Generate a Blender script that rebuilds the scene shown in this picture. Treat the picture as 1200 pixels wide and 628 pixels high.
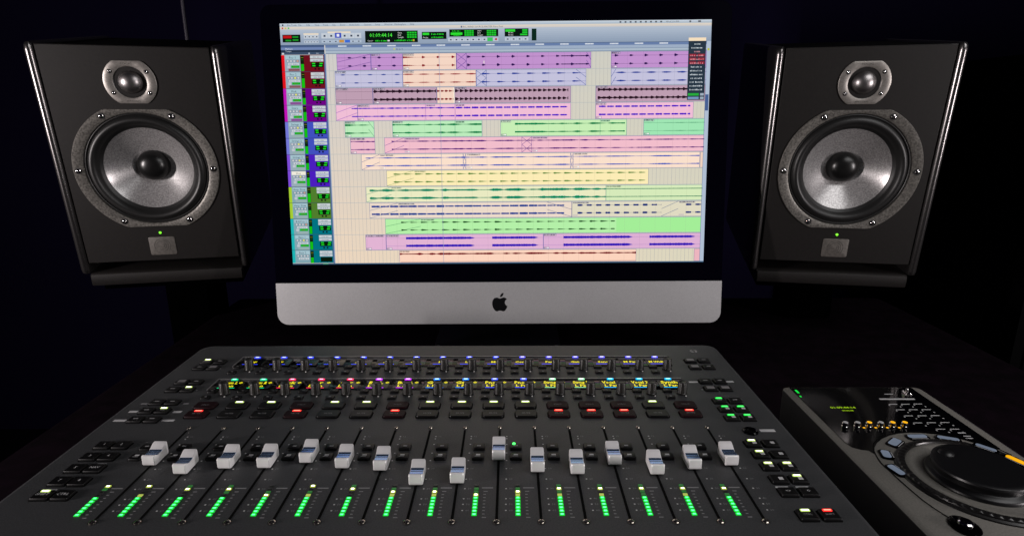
import bpy, math, random
from mathutils import Matrix, Vector
for o in list(bpy.data.objects): bpy.data.objects.remove(o)
SC = bpy.context.scene
COL = SC.collection
MM = 0.001
PI = math.pi
random.seed(7)

# ------------------------------------------------------------------ camera, world, lights, exposure
cam_d = bpy.data.cameras.new('camera'); cam = bpy.data.objects.new('camera', cam_d); COL.objects.link(cam)
SC.camera = cam
cam_d.sensor_width = 36; cam_d.lens = 20.8445; cam_d.clip_start = 0.01; cam_d.clip_end = 50
cam.matrix_world = Matrix(((0.99999829, 0.00150242, -0.00107978, 0.05570617),
                           (-0.00142128, 0.25015404, -0.96820501, -0.46811238),
                           (-0.00118454, 0.96820488, 0.25015575, 0.26595761),
                           (0, 0, 0, 1)))
W = bpy.data.worlds.new('World'); SC.world = W; W.use_nodes = True
W.node_tree.nodes['Background'].inputs[0].default_value = (0.16, 0.13, 0.9, 1)
W.node_tree.nodes['Background'].inputs[1].default_value = 0.004
def area(name, loc, target, sx, sy, power, col):
    d = bpy.data.lights.new(name, 'AREA'); d.shape = 'RECTANGLE'; d.size = sx; d.size_y = sy
    d.energy = power; d.color = col
    o = bpy.data.objects.new(name, d); COL.objects.link(o); o.location = loc
    o.rotation_euler = (Vector(target)-Vector(loc)).to_track_quat('-Z', 'Y').to_euler()
    return o
area('left_lamp', (-1.38, -0.58, 0.2), (-0.1, 0.2, 0.05), 0.04, 0.34, 17.0, (1.0, 0.91, 0.90))
area('right_lamp', (1.52, -0.58, 0.16), (0.1, 0.2, 0.05), 0.035, 0.40, 9.0, (1.0, 0.92, 0.92))
area('front_fill', (0.95, -0.4, 0.95), (0.2, 0.35, 0.1), 0.9, 0.6, 5.2, (1.0, 0.985, 0.98))  # unseen front light, added to brighten the computer chin and speaker fronts
SC.view_settings.view_transform = 'Standard'; SC.view_settings.look = 'None'
SC.view_settings.exposure = 0; SC.view_settings.gamma = 1
SC.render.engine = 'CYCLES'
SC.cycles.use_denoising = True
SC.cycles.max_bounces = 6
SC.cycles.sample_clamp_indirect = 4

# ------------------------------------------------------------------ materials
def lin(c):
    return tuple(((x/255)/12.92 if x/255 <= 0.04045 else ((x/255+0.055)/1.055)**2.4) for x in c)
def mat(name, base=(0.1, 0.1, 0.1), rough=0.5, metal=0.0, emit=None, strength=0.0, noise=None, bump=0.0, bscale=800, spec=0.5, coat=0.0, rvar=0.0, scale_var=None, aniso=0.0):
    m = bpy.data.materials.new(name); m.use_nodes = True
    nt = m.node_tree; b = nt.nodes['Principled BSDF']
    b.inputs['Base Color'].default_value = (*base, 1); b.inputs['Roughness'].default_value = rough
    b.inputs['Metallic'].default_value = metal; b.inputs['Specular IOR Level'].default_value = spec
    b.inputs['Coat Weight'].default_value = coat
    b.inputs['Anisotropic'].default_value = aniso
    if emit:
        b.inputs['Emission Color'].default_value = (*emit, 1); b.inputs['Emission Strength'].default_value = strength
    tc = None
    if noise or bump or rvar:
        tc = nt.nodes.new('ShaderNodeTexCoord')
    if noise:        # (scale, low factor, high factor, detail)
        n = nt.nodes.new('ShaderNodeTexNoise'); n.inputs['Scale'].default_value = noise[0]; n.inputs['Detail'].default_value = noise[3]
        nt.links.new(tc.outputs['Object'], n.inputs['Vector'])
        r = nt.nodes.new('ShaderNodeValToRGB')
        r.color_ramp.elements[0].position = 0.35; r.color_ramp.elements[1].position = 0.65
        r.color_ramp.elements[0].color = (*[x*noise[1] for x in base], 1)
        r.color_ramp.elements[1].color = (*[min(1, x*noise[2]) for x in base], 1)
        nt.links.new(n.outputs['Fac'], r.inputs['Fac']); nt.links.new(r.outputs['Color'], b.inputs['Base Color'])
    if rvar:
        n = nt.nodes.new('ShaderNodeTexNoise'); n.inputs['Scale'].default_value = 18; n.inputs['Detail'].default_value = 6
        nt.links.new(tc.outputs['Object'], n.inputs['Vector'])
        mr = nt.nodes.new('ShaderNodeMapRange'); mr.inputs['To Min'].default_value = rough-rvar; mr.inputs['To Max'].default_value = rough+rvar
        nt.links.new(n.outputs['Fac'], mr.inputs['Value']); nt.links.new(mr.outputs['Result'], b.inputs['Roughness'])
    if bump:
        n = nt.nodes.new('ShaderNodeTexNoise'); n.inputs['Scale'].default_value = bscale; n.inputs['Detail'].default_value = 3
        nt.links.new(tc.outputs['Object'], n.inputs['Vector'])
        bp = nt.nodes.new('ShaderNodeBump'); bp.inputs['Strength'].default_value = bump; bp.inputs['Distance'].default_value = 0.0004
        nt.links.new(n.outputs['Fac'], bp.inputs['Height']); nt.links.new(bp.outputs['Normal'], b.inputs['Normal'])
    return m
def glow(name, rgb, strength=1.0):
    return mat(name, (0.02, 0.02, 0.02), 0.4, emit=lin(rgb), strength=strength)
M = {
 'panel': mat('powder coated panel', (0.046, 0.0478, 0.051), 0.5, noise=(900, 0.8, 1.25, 3), bump=0.25, bscale=1500, rvar=0.06),
 'panel_side': mat('chassis side', (0.012, 0.012, 0.013), 0.55),
 'slot': mat('slot black', (0.001, 0.001, 0.001), 0.9, spec=0.1),
 'button': mat('black rubber button', (0.0035, 0.0035, 0.004), 0.42, spec=0.28),
 'button_red': mat('maroon tinted button', (0.012, 0.0028, 0.0045), 0.5, spec=0.15),
 'button_grey': mat('grey button face', (0.22, 0.21, 0.22), 0.5),
 'print': mat('printed grey ink', (0.60, 0.60, 0.61), 0.6),
 'print_dim': mat('printed dim ink', (0.27, 0.27, 0.28), 0.6),
 'screw': mat('nickel screw', (0.62, 0.55, 0.48), 0.25, metal=1.0),
 'screw_dark': mat('screw recess', (0.02, 0.02, 0.02), 0.5),
 'cap': mat('satin silver fader cap', (0.90, 0.89, 0.90), 0.36, metal=0.15, noise=(60, 0.93, 1.05, 4)),
 'cap_reflection': mat('blue tinted grip', (0.36, 0.56, 0.92), 0.2, metal=0.9),  # blue of a reflection on the caps, put into the colour
 'cap_dark': mat('fader stem', (0.01, 0.01, 0.01), 0.5),
 'knob': mat('smoke plastic knob', (0.014, 0.013, 0.012), 0.38),
 'dot': mat('white pointer', (0.75, 0.73, 0.72), 0.4),
 'gloss': mat('black glass', (0.0015, 0.0015, 0.002), 0.08, spec=0.2),
 'gloss2': mat('display window', (0.003, 0.003, 0.004), 0.18, spec=0.4),
 'trim': mat('bright edge line', (0.35, 0.35, 0.36), 0.35, metal=0.6),
 'yellow': glow('oled yellow', (250, 235, 20), 1.0),
 'led_red': glow('led red', (255, 35, 30), 1.6), 'led_redc': glow('led red core', (255, 110, 90), 4.0),
 'led_yel': glow('led warm', (200, 230, 120), 1.2), 'led_yelc': glow('led warm core', (245, 255, 200), 5.0),
 'led_grn': glow('led green', (0, 210, 60), 1.2), 'led_grnc': glow('led green core', (70, 250, 100), 3.0),
 'seg_core': glow('meter segment core', (55, 255, 105), 6.0), 'seg_grn': glow('meter segment green', (0, 190, 45), 1.3),
 'seg_dim': glow('meter segment dim', (30, 110, 40), 0.8), 'seg_or': glow('meter segment amber', (190, 205, 90), 0.8),
 'seg_pk': glow('meter peak core', (255, 255, 210), 7.0), 'seg_pkg': glow('meter peak', (185, 205, 70), 0.9),
 'seg_off': mat('meter segment off', (0.02, 0.022, 0.02), 0.3),
 'baffle': mat('satin black baffle', (0.0095, 0.0082, 0.0078), 0.5, spec=0.3, noise=(500, 0.85, 1.15, 4), bump=0.15, bscale=900),
 'cheek': mat('polished side cheek', (0.20, 0.19, 0.19), 0.27, metal=0.95),
 'cabinet': mat('black cabinet', (0.0012, 0.0012, 0.0015), 0.7, spec=0.1),
 'flange': mat('grey cast basket', (0.145, 0.137, 0.125), 0.45, metal=0.5, noise=(420, 0.62, 1.5, 4), bump=0.3, bscale=500),
 'tw_plate': mat('tweeter faceplate', (0.30, 0.28, 0.26), 0.42, metal=0.6, noise=(600, 0.85, 1.15, 3)),
 'rubber': mat('rubber surround', (0.010, 0.010, 0.010), 0.42, spec=0.5),
 'cone': mat('grey woven cone', (0.38, 0.37, 0.37), 0.27, metal=0.45, noise=(560, 0.74, 1.3, 2), bump=0.0, bscale=600),
 'dust': mat('rubber dust cap', (0.006, 0.006, 0.006), 0.3),
 'dome': mat('metal dome', (0.36, 0.34, 0.34), 0.36, metal=1.0),
 'badge': mat('brushed badge', (0.12, 0.11, 0.10), 0.5, metal=0.3, noise=(300, 0.85, 1.2, 3)),
 'badge_line': mat('badge engraving', (0.07, 0.065, 0.06), 0.5, metal=0.5),
 'alu': mat('anodised aluminium', (0.50, 0.50, 0.51), 0.44, metal=0.4, rvar=0.05, noise=(700, 0.95, 1.05, 3)),
 'bezel': mat('black glass bezel', (0.0010, 0.0008, 0.0032), 0.1, spec=0.004),
 'logo': mat('logo black', (0.004, 0.004, 0.005), 0.3),
 'rim': mat('shade dark aluminium', (0.004, 0.004, 0.006), 0.4, metal=0.3),  # near-black tone also carries the shadow over the computer's stand foot
 'unit': mat('grey wedge body', (0.20, 0.19, 0.172), 0.45, noise=(700, 0.88, 1.12, 3), bump=0.15, bscale=1200),
 'unit_side': mat('dark unit side', (0.075, 0.072, 0.075), 0.5),
 'wheel': mat('soft black wheel', (0.005, 0.005, 0.006), 0.36),
 'wheel_ring': mat('ribbed ring', (0.013, 0.012, 0.012), 0.3, spec=0.7),
 'chrome': mat('chrome', (0.75, 0.72, 0.72), 0.12, metal=1.0),
 'key_lit': glow('backlit key grey blue', (128, 140, 160), 0.55),
 'key_yel': glow('backlit key amber', (255, 180, 0), 1.0),
 'txt_grn': glow('green digits', (170, 215, 10), 1.0),
 'desk': mat('dark veneer desk', (0.0036, 0.0013, 0.0032), 0.6, spec=0.08, noise=(40, 0.6, 1.5, 6), bump=0.2, bscale=300),
 'wall': mat('dark wall', (0.004, 0.0028, 0.014), 0.95, spec=0.05),
 'floor': mat('dark carpet', (0.003, 0.002, 0.004), 0.95, spec=0.05, noise=(300, 0.6, 1.4, 4)),
 'stand': mat('black steel stand', (0.0004, 0.0004, 0.0005), 0.7, spec=0.0),
 'cable': mat('black cable', (0.02, 0.016, 0.03), 0.5),
 'rack': mat('black rack face', (0.0015, 0.0016, 0.0018), 0.6, spec=0.05),
}

# ------------------------------------------------------------------ mesh helpers (millimetres)
class MB:
    def __init__(s): s.v = []; s.f = []; s.m = []; s.c = []
    def add(s, vs, fs, m=0, c=None):
        n = len(s.v); s.v += [tuple(x) for x in vs]
        for f in fs: s.f.append(tuple(n+i for i in f)); s.m.append(m); s.c.append(c)
    def loft(s, rings, m=0, cap0=True, cap1=True, closed=True):
        n = len(rings[0]); vs = [p for r in rings for p in r]; fs = []
        for k in range(len(rings)-1):
            for i in range(n if closed else n-1):
                j = (i+1) % n; fs.append((k*n+i, k*n+j, (k+1)*n+j, (k+1)*n+i))
        if cap0: fs.append(tuple(range(n-1, -1, -1)))
        if cap1: fs.append(tuple((len(rings)-1)*n+i for i in range(n)))
        s.add(vs, fs, m)
    def box(s, x0, x1, y0, y1, z0, z1, m=0, ch=0.0):
        if ch <= 0:
            s.loft([[(x0, y0, z), (x1, y0, z), (x1, y1, z), (x0, y1, z)] for z in (z0, z1)], m)
        else:
            R = lambda i, z: [(x0+i, y0+i, z), (x1-i, y0+i, z), (x1-i, y1-i, z), (x0+i, y1-i, z)]
            s.loft([R(0, z0), R(0, z1-ch), R(ch*.35, z1-ch*.35), R(ch, z1)], m)
    def rbox(s, x0, x1, y0, y1, z0, z1, r, ch=0.5, m=0, n=4):
        s.loft([ring(rr(x0, x1, y0, y1, r, n), z0), ring(rr(x0, x1, y0, y1, r, n), z1-ch),
                ring(rr(x0+ch*.3, x1-ch*.3, y0+ch*.3, y1-ch*.3, max(r-ch*.3, .1), n), z1-ch*.3),
                ring(rr(x0+ch, x1-ch, y0+ch, y1-ch, max(r-ch, .1), n), z1)], m)
    def lathe(s, prof, n=32, c=(0, 0, 0), axis='z', m=0, cap0=True, cap1=True, yscale=1.0):
        rings = []
        for r, h in prof:
            ri = []
            for i in range(n):
                a = 2*PI*i/n; x = r*math.cos(a); y = r*math.sin(a)*yscale
                ri.append((c[0]+x, c[1]+y, c[2]+h) if axis == 'z' else (c[0]+x, c[1]-h, c[2]+y))
            rings.append(ri)
        s.loft(rings, m, cap0, cap1)
    def quad(s, a, b, c, d, m=0): s.add([a, b, c, d], [(0, 1, 2, 3)], m)
    def text(s, st, x, y, z, h, m=0, plane='xy', cx=True, sx=1.0, res=1, c=None, bold=0.0):
        vs, fs, w = text2d(st, res, bold); k = h/0.72; ox = -w*k*sx/2 if cx else 0
        if plane == 'xy': s.add([(x+ox+a*k*sx, y+b*k, z) for a, b in vs], fs, m, c)
        else: s.add([(x+ox+a*k*sx, z, y+b*k) for a, b in vs], fs, m, c)
    def build(s, name, mats, parent=None, loc=(0, 0, 0), ang=38, rot=None, colour=False):
        me = bpy.data.meshes.new(name)
        me.from_pydata([(a*MM, b*MM, c*MM) for a, b, c in s.v], [], s.f)
        for q in (mats if isinstance(mats, (list, tuple)) else [mats]): me.materials.append(q)
        me.polygons.foreach_set('material_index', s.m)
        me.polygons.foreach_set('use_smooth', [True]*len(s.f))
        me.update(); me.set_sharp_from_angle(angle=math.radians(ang))
        if colour:
            at = me.color_attributes.new('Col', 'FLOAT_COLOR', 'CORNER'); buf = []
            for f, c in zip(s.f, s.c): buf += list((*c, 1.0))*len(f)
            at.data.foreach_set('color', buf)
        return link(name, me, parent, loc, rot)
def link(name, me, parent=None, loc=(0, 0, 0), rot=None):
    o = bpy.data.objects.new(name, me); COL.objects.link(o); o.parent = parent
    o.location = [q*MM for q in loc]
    if rot: o.rotation_euler = rot
    return o
def copy(src, parent, loc, rot=None):
    o = src.copy(); COL.objects.link(o); o.parent = parent; o.location = [q*MM for q in loc]
    if rot is not None: o.rotation_euler = rot
    return o
def rr(x0, x1, y0, y1, r, n=4):
    if not isinstance(r, (tuple, list)): r = (r, r, r, r)     # order: x1y0, x1y1, x0y1, x0y0
    out = []
    for (cx, cy, a0, q) in ((x1-r[0], y0+r[0], -90, r[0]), (x1-r[1], y1-r[1], 0, r[1]), (x0+r[2], y1-r[2], 90, r[2]), (x0+r[3], y0+r[3], 180, r[3])):
        for i in range(n+1):
            a = math.radians(a0+90*i/n); out.append((cx+q*math.cos(a), cy+q*math.sin(a)))
    return out
def ring(p, z): return [(a, b, z) for a, b in p]
def vring(p, y): return [(a, y, b) for a, b in p]
_tc = {}
def text2d(st, res=1, bold=0.0):
    k = (st, res, bold)
    if k in _tc: return _tc[k]
    cu = bpy.data.curves.new('t', 'FONT'); cu.body = st; cu.resolution_u = res; cu.fill_mode = 'BOTH'; cu.offset = bold
    ob = bpy.data.objects.new('t', cu); COL.objects.link(ob)
    dg = bpy.context.evaluated_depsgraph_get(); me = bpy.data.meshes.new_from_object(ob.evaluated_get(dg))
    vs = [(v.co.x, v.co.y) for v in me.vertices]; fs = [tuple(p.vertices) for p in me.polygons]
    w = max([a for a, b in vs] or [0])
    bpy.data.objects.remove(ob); bpy.data.curves.remove(cu); bpy.data.meshes.remove(me)
    _tc[k] = (vs, fs, w); return _tc[k]
def thing(name, label, cat, loc=(0, 0, 0), group=None, R3=None):
    o = bpy.data.objects.new(name, None); COL.objects.link(o); o.empty_display_size = 0.02
    if R3: o.rotation_euler = Matrix(R3).to_euler()
    o.location = [q*MM for q in loc]
    o['label'] = label; o['category'] = cat
    if group: o['group'] = group
    return o

# ------------------------------------------------------------------ the room and the desk
DZ = -75.0
b = MB(); b.box(-3500, 3500, 1500, 1560, -850, 2600); w_ = b.build('wall', M['wall']); w_['kind'] = 'structure'
b = MB(); b.box(-3500, 3500, -2500, 1499, -860, -850); f_ = b.build('floor', M['floor']); f_['kind'] = 'structure'
desk = thing('desk', 'dark brown wooden desk under the control surface and computer', 'desk', (110, 130, -850))
b = MB(); b.rbox(-465, 760, -420, 620, DZ-32, DZ, 12, 2); b.build('desktop', M['desk'], desk, (-110, -130, 850))
lb = MB(); lb.box(-30, 30, -30, 30, 0, 850+DZ-33)
l0 = lb.build('leg', M['stand'], desk, (-520, -480, 0))
for q in ((590, -480, 0), (-520, 430, 0), (590, 430, 0)): copy(l0, desk, q)

# ------------------------------------------------------------------ control surface
cs = thing('control_surface', 'wide dark grey mixing control surface with lit meters and sixteen silver faders', 'mixing console', (-7, 15, DZ))
CO = (7, -15, -DZ)
def P(x, y, z=0.0): return (x+CO[0], y+CO[1], z+CO[2])
b = MB()
def ol(i): return rr(-311.5+i, 298.0-i, -168+i, 195.5-i, max(14-i, 2), 6)
b.loft([ring(ol(14), -58), ring(ol(6), -50), ring(ol(0.6), -7), ring(ol(0), -4.5), ring(ol(.5), -2.2), ring(ol(2), -.7), ring(ol(4.5), 0)])
b.build('chassis', M['panel'], cs, CO, ang=12)
b = MB()
for x in (-280, 265):
    for y in (-130, 160): b.lathe([(12, DZ+.3), (12, -57)], 20, (x, y, 0))
b.build('rubber_feet', M['stand'], cs, CO)
b = MB(); b.text('S3', 266.7, 170.5, 0.25, 6.5, plane='xy', res=3)
b.build('printed_logo', M['print'], cs, CO)

# display strips
def strip(y0, y1):
    b = MB()
    b.rbox(-248, 232, y0, y1, 0.02, 0.5, 2, 0.3, m=0)
    b.box(-248, 232, y1+.1, y1+1.0, 0.03, 0.8, m=1)
    b.box(-249, -248.1, y0, y1+1.0, 0.03, 0.7, m=1)
    b.build('display_strip', [M['gloss'], M['trim']], cs, CO)
strip(131.5, 158.0); strip(75.5, 100.0)
R1 = ['HPF', 'LPF', 'In', 'Thr', 'Atk', 'Rel', 'Gn', 'Hi', 'Lo', 'Mid', 'Comp', 'Pan', 'Gate', 'Send', 'M Pan', 'M Width']
R2 = ['Drum L', 'Drum R', 'Kick', 'Snr', 'Gtr', 'Bs L', 'Bs R', 'Gt L', 'Gt R', 'Pno L', 'Pno R', 'Strng L', 'Strng R', 'Vocal 1', 'Vocal 2', 'Synth']
C1 = [(50, 70, 255)]*10+[(90, 85, 255)]*6
C2 = [(0, 205, 130)]*2+[(255, 40, 95)]*3+[(200, 40, 255)]*2+[(35, 125, 255)]*2+[(60, 85, 255)]*2+[(150, 235, 170)]*2+[(0, 180, 250)]*3
ledm = {}
def led_mat(c, core):
    k = (c, core)
    if k not in ledm:
        cc = tuple(int(v+(255-v)*0.55) for v in c) if core else c
        ledm[k] = glow('indicator '+('core ' if core else '')+str(c), cc, 4.0 if core else 1.6)
    return ledm[k]
def display(x, y0, y1, text, row, col):
    b = MB(); w = 12.4
    b.rbox(x-w, x+w, y0, y1, 0.5, 0.9, 1.2, 0.2, m=0)
    if row == 1:
        wd = text2d(text, 1, .03)[2]*4.4/.72
        b.text(text, x-.5, y0+6.6, 1.0, 4.4, m=1, sx=min(1.0, 19/wd), bold=.03)
        b.box(x-9, x+8, y0+2.8, y0+3.5, 0.91, 1.02, m=2)
    else:
        wd = text2d(text, 1, .03)[2]*5.6/.72
        b.text(text, x-1.2, y0+10.6, 1.0, 5.6, m=1, sx=min(1.1, 17/wd), bold=.03)
        b.text('L Pan', x-1.2, y0+3.6, 1.0, 5.2, m=1, sx=.9, bold=.03)
        b.text('o', x+10.2, y0+11.6, 1.0, 5.5, m=1, bold=.03)
        b.box(x-9, x+8.5, y0+1.2, y0+2.0, 0.91, 1.02, m=2)
    d = b.build('display', [M['gloss2'], M['yellow'], led_mat(col, False)], cs, CO)
    b = MB(); L = y1+3.9
    b.rbox(x-3.3, x+3.3, L-1.5, L+1.3, 0.2, 1.1, .6, .2, m=0); b.box(x-1.9, x+1.9, L-.7, L+.6, 1.0, 1.18, m=1)
    b.build('indicator_light', [led_mat(col, False), led_mat(col, True)], d)
for i in range(16):
    x = -231.3+29.93*i
    display(x, 133.5, 152.2, R1[i], 1, C1[i]); display(x+.3*(i/15), 77.0, 94.8, R2[i], 2, C2[i])

# encoders
def knob_mesh():
    b = MB(); n = 60
    def rg(r, z, fl): return [((r-(fl if (i % 3 == 0) else 0))*math.cos(2*PI*i/n), (r-(fl if (i % 3 == 0) else 0))*math.sin(2*PI*i/n), z) for i in range(n)]
    b.loft([rg(5.2, .2, 0), rg(5.2, 1.2, 0), rg(4.7, 1.6, 0), rg(4.7, 2.0, .3), rg(4.4, 11.6, .3), rg(4.0, 12.4, .1), rg(3.5, 12.6, 0), rg(3.1, 12.3, 0)])
    return b
k0 = knob_mesh().build('encoder_knob', M['knob'], cs, P(-226.9, 124.6), ang=50)
d0 = MB(); d0.rbox(1.9, 3.1, -6.9, -5.4, 0.05, 0.7, .4, .15); d0 = d0.build('pointer_dot', M['dot'], k0)
knobs = [k0]
for row, yk in enumerate((124.6, 67.0)):
    for i in range(16):
        if row == 0 and i == 0: continue
        k = copy(k0, cs, P(-226.9+30.03*i, yk)); k.rotation_euler = (0, 0, 0); d = copy(d0, k, (0, 0, 0))

# buttons
def btn(name, x, y, w, d, h=2.2, r=1.0, mt='button', face=None, led=None, legend=None, small=False):
    b = MB(); b.rbox(x-w/2, x+w/2, y-d/2, y+d/2, 0.02, h, r, .7, m=0)
    mats = [M[mt], M['print'], M['print_dim'], M['button_grey'], M['slot']]
    b.rbox(x-w/2-.7, x+w/2+.7, y-d/2-.7, y+d/2+.7, 0.01, .28, r+.4, .1, m=4)
    if face == 'grey': b.box(x-w*.32, x+w*.32, y-d*.26, y+d*.30, h, h+.06, m=3)
    if face == 'icon': b.box(x-w*.02, x+w*.26, y-d*.22, y+d*.12, h, h+.06, m=1)
    if face == 'dash': b.box(x-w*.18, x+w*.18, y-d*.06, y+d*.08, h, h+.06, m=2)
    if legend: b.text(legend, x, y-d*.12, h+.08, d*.26 if not small else d*.17, m=1 if not small else 2)
    o = b.build(name, mats, cs, CO, ang=20)
    if led:
        L = MB(); y1 = y+d/2-.9
        lw = {'seg': 2.2}.get(led, 3.2 if w < 14 else 3.9)
        L.rbox(x-lw, x+lw, y1-2.3, y1, h-.1, h+.5, .4, .15, m=0); L.box(x-lw*.75, x+lw*.75, y1-1.7, y1-.6, h+.4, h+.58, m=1)
        L.build('indicator_light', [M['led_'+led], M['led_'+led+'c']], o)
    return o
st = 'RYYRYYRYYYYRRRYR'
for i in range(16):
    x = -232.6+30.15*i; red = st[i] == 'R'
    btn('solo_button', x, 41.2, 19.5, 12.5, r=3.0, mt='button_red' if red else 'button', led=None if red else 'yel', legend='SOLO' if red else None, small=True)
    btn('mute_button', x, 24.2, 19.5, 12.5, r=3.0, mt='button_red' if red else 'button', led='red' if red else None, legend='MUTE', small=True)
    if i in (8, 9, 10, 14):
        pass
kb = MB(); kb.rbox(-4.3, 4.3, -3.4, 3.4, 0.02, 2.0, 1.2, .6, m=0); kb.box(-1.1, 1.1, -.5, .5, 2.0, 2.06, m=1)
kb0 = kb.build('knob_button', [M['button'], M['print_dim']], cs, P(-241.8, 129.2))
for i in range(16):
    for y in (129.2, 115.6, 71.0, 57.6):
        if i == 0 and y == 129.2: continue
        copy(kb0, cs, P(-241.8+30.08*i+(.9 if y < 100 else 0), y))
# channel pair of small buttons beside each fader
sb = MB(); sb.rbox(-4.9, 4.9, -4.4, 4.4, 0.02, 2.2, 1.6, .7, m=0); sb.box(-1.6, 1.6, -.7, .9, 2.2, 2.26, m=1)
sb0 = sb.build('select_button', [M['button'], M['print_dim']], cs, P(-244.6, -31.5))
sc_ = MB(); sc_.rbox(-4.9, 4.9, -4.4, 4.4, 0.02, 2.2, 1.6, .7, m=0); sc_.box(-1.7, 1.7, .2, 1.9, 2.2, 2.27, m=1); sc_.box(-2.6, 1.8, -1.4, -.7, 2.2, 2.26, m=2)
sc0 = sc_.build('record_button', [M['button'], M['print'], M['print_dim']], cs, P(-244.6, -45.8))
for i in range(1, 16):
    x = -244.6+32.4*i*15/16 if False else -242.9+30.24*i-1.2*(1-i/8)
    copy(sb0, cs, P(-244.4+30.35*i, -31.5)); copy(sc0, cs, P(-244.4+30.35*i, -45.8))
L = MB(); L.lathe([(1.3, 2.1), (1.3, 2.7), (.7, 3.0)], 12, (-244.4+30.35*10-1.5, -28.8, 0), m=0)
L.build('indicator_light', M['led_grnc'], cs, CO)

# side clusters of buttons
def lab(x, y, w, d=2.6, dim=False):
    return (x, y, w, d, dim)
labels = []
LX, RX = (-282.3, -267.6), (254.6, 269.4)
def row(side, y, leds='  ', faces=('dash', 'dash'), legs=(None, None), w=12.0, d=9.6, off=0):
    X = LX if side == 'L' else RX
    for j in range(2):
        L_ = {'y': 'yel', 'g': 'grn', 'r': 'red', ' ': None}[leds[j]]
        btn('function_button', X[j]+off, y, w, d, led=L_, face=faces[j], legend=legs[j])
row('L', 143.5, 'y ', ('grey', 'dash')); row('L', 127.6, '  ', ('dash', 'grey'))
row('L', 92.2, '  ', ('grey', 'dash')); row('L', 75.0, ' y')
row('L', 48.0); row('L', 31.2, ' y'); row('L', 14.8)
for y, leg in ((-28, ('1', '2')), (-45, ('3', '4')), (-61.3, ('5', 'NAV')), (-78, ('7', '8')), (-94.8, ('SHIFT', 'CTRL'))):
    row('L', y, 'y ' if y < -90 else '  ', (None, None), leg, w=12.4, d=10.4)
row('R', 144.6, '  ', ('grey', 'dash')); row('R', 127.3, '  ', ('grey', 'dash'))
row('R', 92.0); row('R', 75.4, '  ', ('grey', 'grey'))
row('R', 49.0, 'g '); row('R', 32.5, 'gg', ('icon', 'icon')); row('R', 16.4, 'gg', ('icon', 'icon'))
row('R', -27, 'y ', ('icon', 'icon'), off=1.5); row('R', -43.4, 'y ', ('icon', 'icon'), off=1.5)
row('R', -60.2, 'yy', ('icon', 'icon'), off=1.5); row('R', -77, ' y', ('icon', 'icon'), off=1.5)
row('R', -92.6, '  ', (None, None), ('<>', 'O'), off=1.5)
btn('function_button', 257.6, -118.2, 12, 11, led='yel', legend='CTRL', small=True)
btn('function_button', 272.9, -118.2, 12, 11, led='red', legend='SHIFT', small=True)
for x, y, w, d, dm in [(-294, 47, 6, 2, 1), (-254.5, 47, 5, 2, 1), (-295, 31.5, 8, 3.4, 0), (-254, 31, 8, 3.4, 0), (-297, 15, 11, 3.4, 0), (-253.6, 15, 11, 3.2, 0),
                       (-267.6, -53.8, 7, 1.6, 0), (-282, -87.2, 8, 1.6, 0),
                       (242.5, 92.2, 9, 3.2, 0), (280, 93, 8, 3, 0), (278.2, -4.5, 13, 4.2, 0), (255, -85.2, 9.5, 1.5, 0), (270, -85.2, 9.5, 1.5, 0)]:
    b = MB(); b.box(x-w/2, x+w/2, y-d/2, y+d/2, 0.02, 0.12, m=dm); b.build('printed_label', [M['print'], M['print_dim']], cs, CO)
for x, y in [(-289.5, 127.6), (-260, 127.6), (-289.5, 75), (-258.6, 75), (275.8, 127.3), (275.8, 75.4), (246, 75)]:
    b = MB(); b.box(x-.6, x+.6, y-.5, y+.5, 0.02, 0.15, m=0); b.build('printed_dot', M['print'], cs, CO)
b = MB(); b.lathe([(6.4, 0.02), (6.4, 1.2), (5.4, 1.9), (4.4, 1.6), (4.1, .4), (0.1, .3)], 28, (262.7, -6.5, 0))
b.build('headphone_socket', M['gloss'], cs, CO)

# faders, slots, screws
FY = [-58.6, -70.2, -63.0, -62.4, -55.5, -62.9, -66.2, -84.6, -82.6, -52.3, -68.5, -71.2, -59.3, -71.9, -65.1, -60.1]
sl = MB(); sl.box(-.95, .95, -120.5, -3.0, 0.01, 0.22); sl0 = sl.build('fader_slot', M['slot'], cs, P(-227.3, 0))
def screw(r):
    s = MB(); s.lathe([(r, 0.02), (r, .5), (r*.75, 1.0), (r*.3, 1.15), (.05, 1.15)], 20, m=0)
    s.lathe([(r*1.35, 0.01), (r*1.35, .2)], 20, m=1)
    for a in (0.6, 0.6+PI/2):
        c, q = math.cos(a), math.sin(a); L, t = r*.62, r*.14
        s.add([(c*L-q*t, q*L+c*t, 1.22), (-c*L-q*t, -q*L+c*t, 1.22), (-c*L+q*t, -q*L-c*t, 1.22), (c*L+q*t, q*L-c*t, 1.22)], [(0, 1, 2, 3)], 1)
    return s
s1 = screw(1.7).build('slot_screw', [M['screw'], M['screw_dark']], cs, P(-227.3, 0.6))
s2 = screw(2.3).build('slot_screw', [M['screw'], M['screw_dark']], cs, P(-227.3, -123.3))
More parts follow.
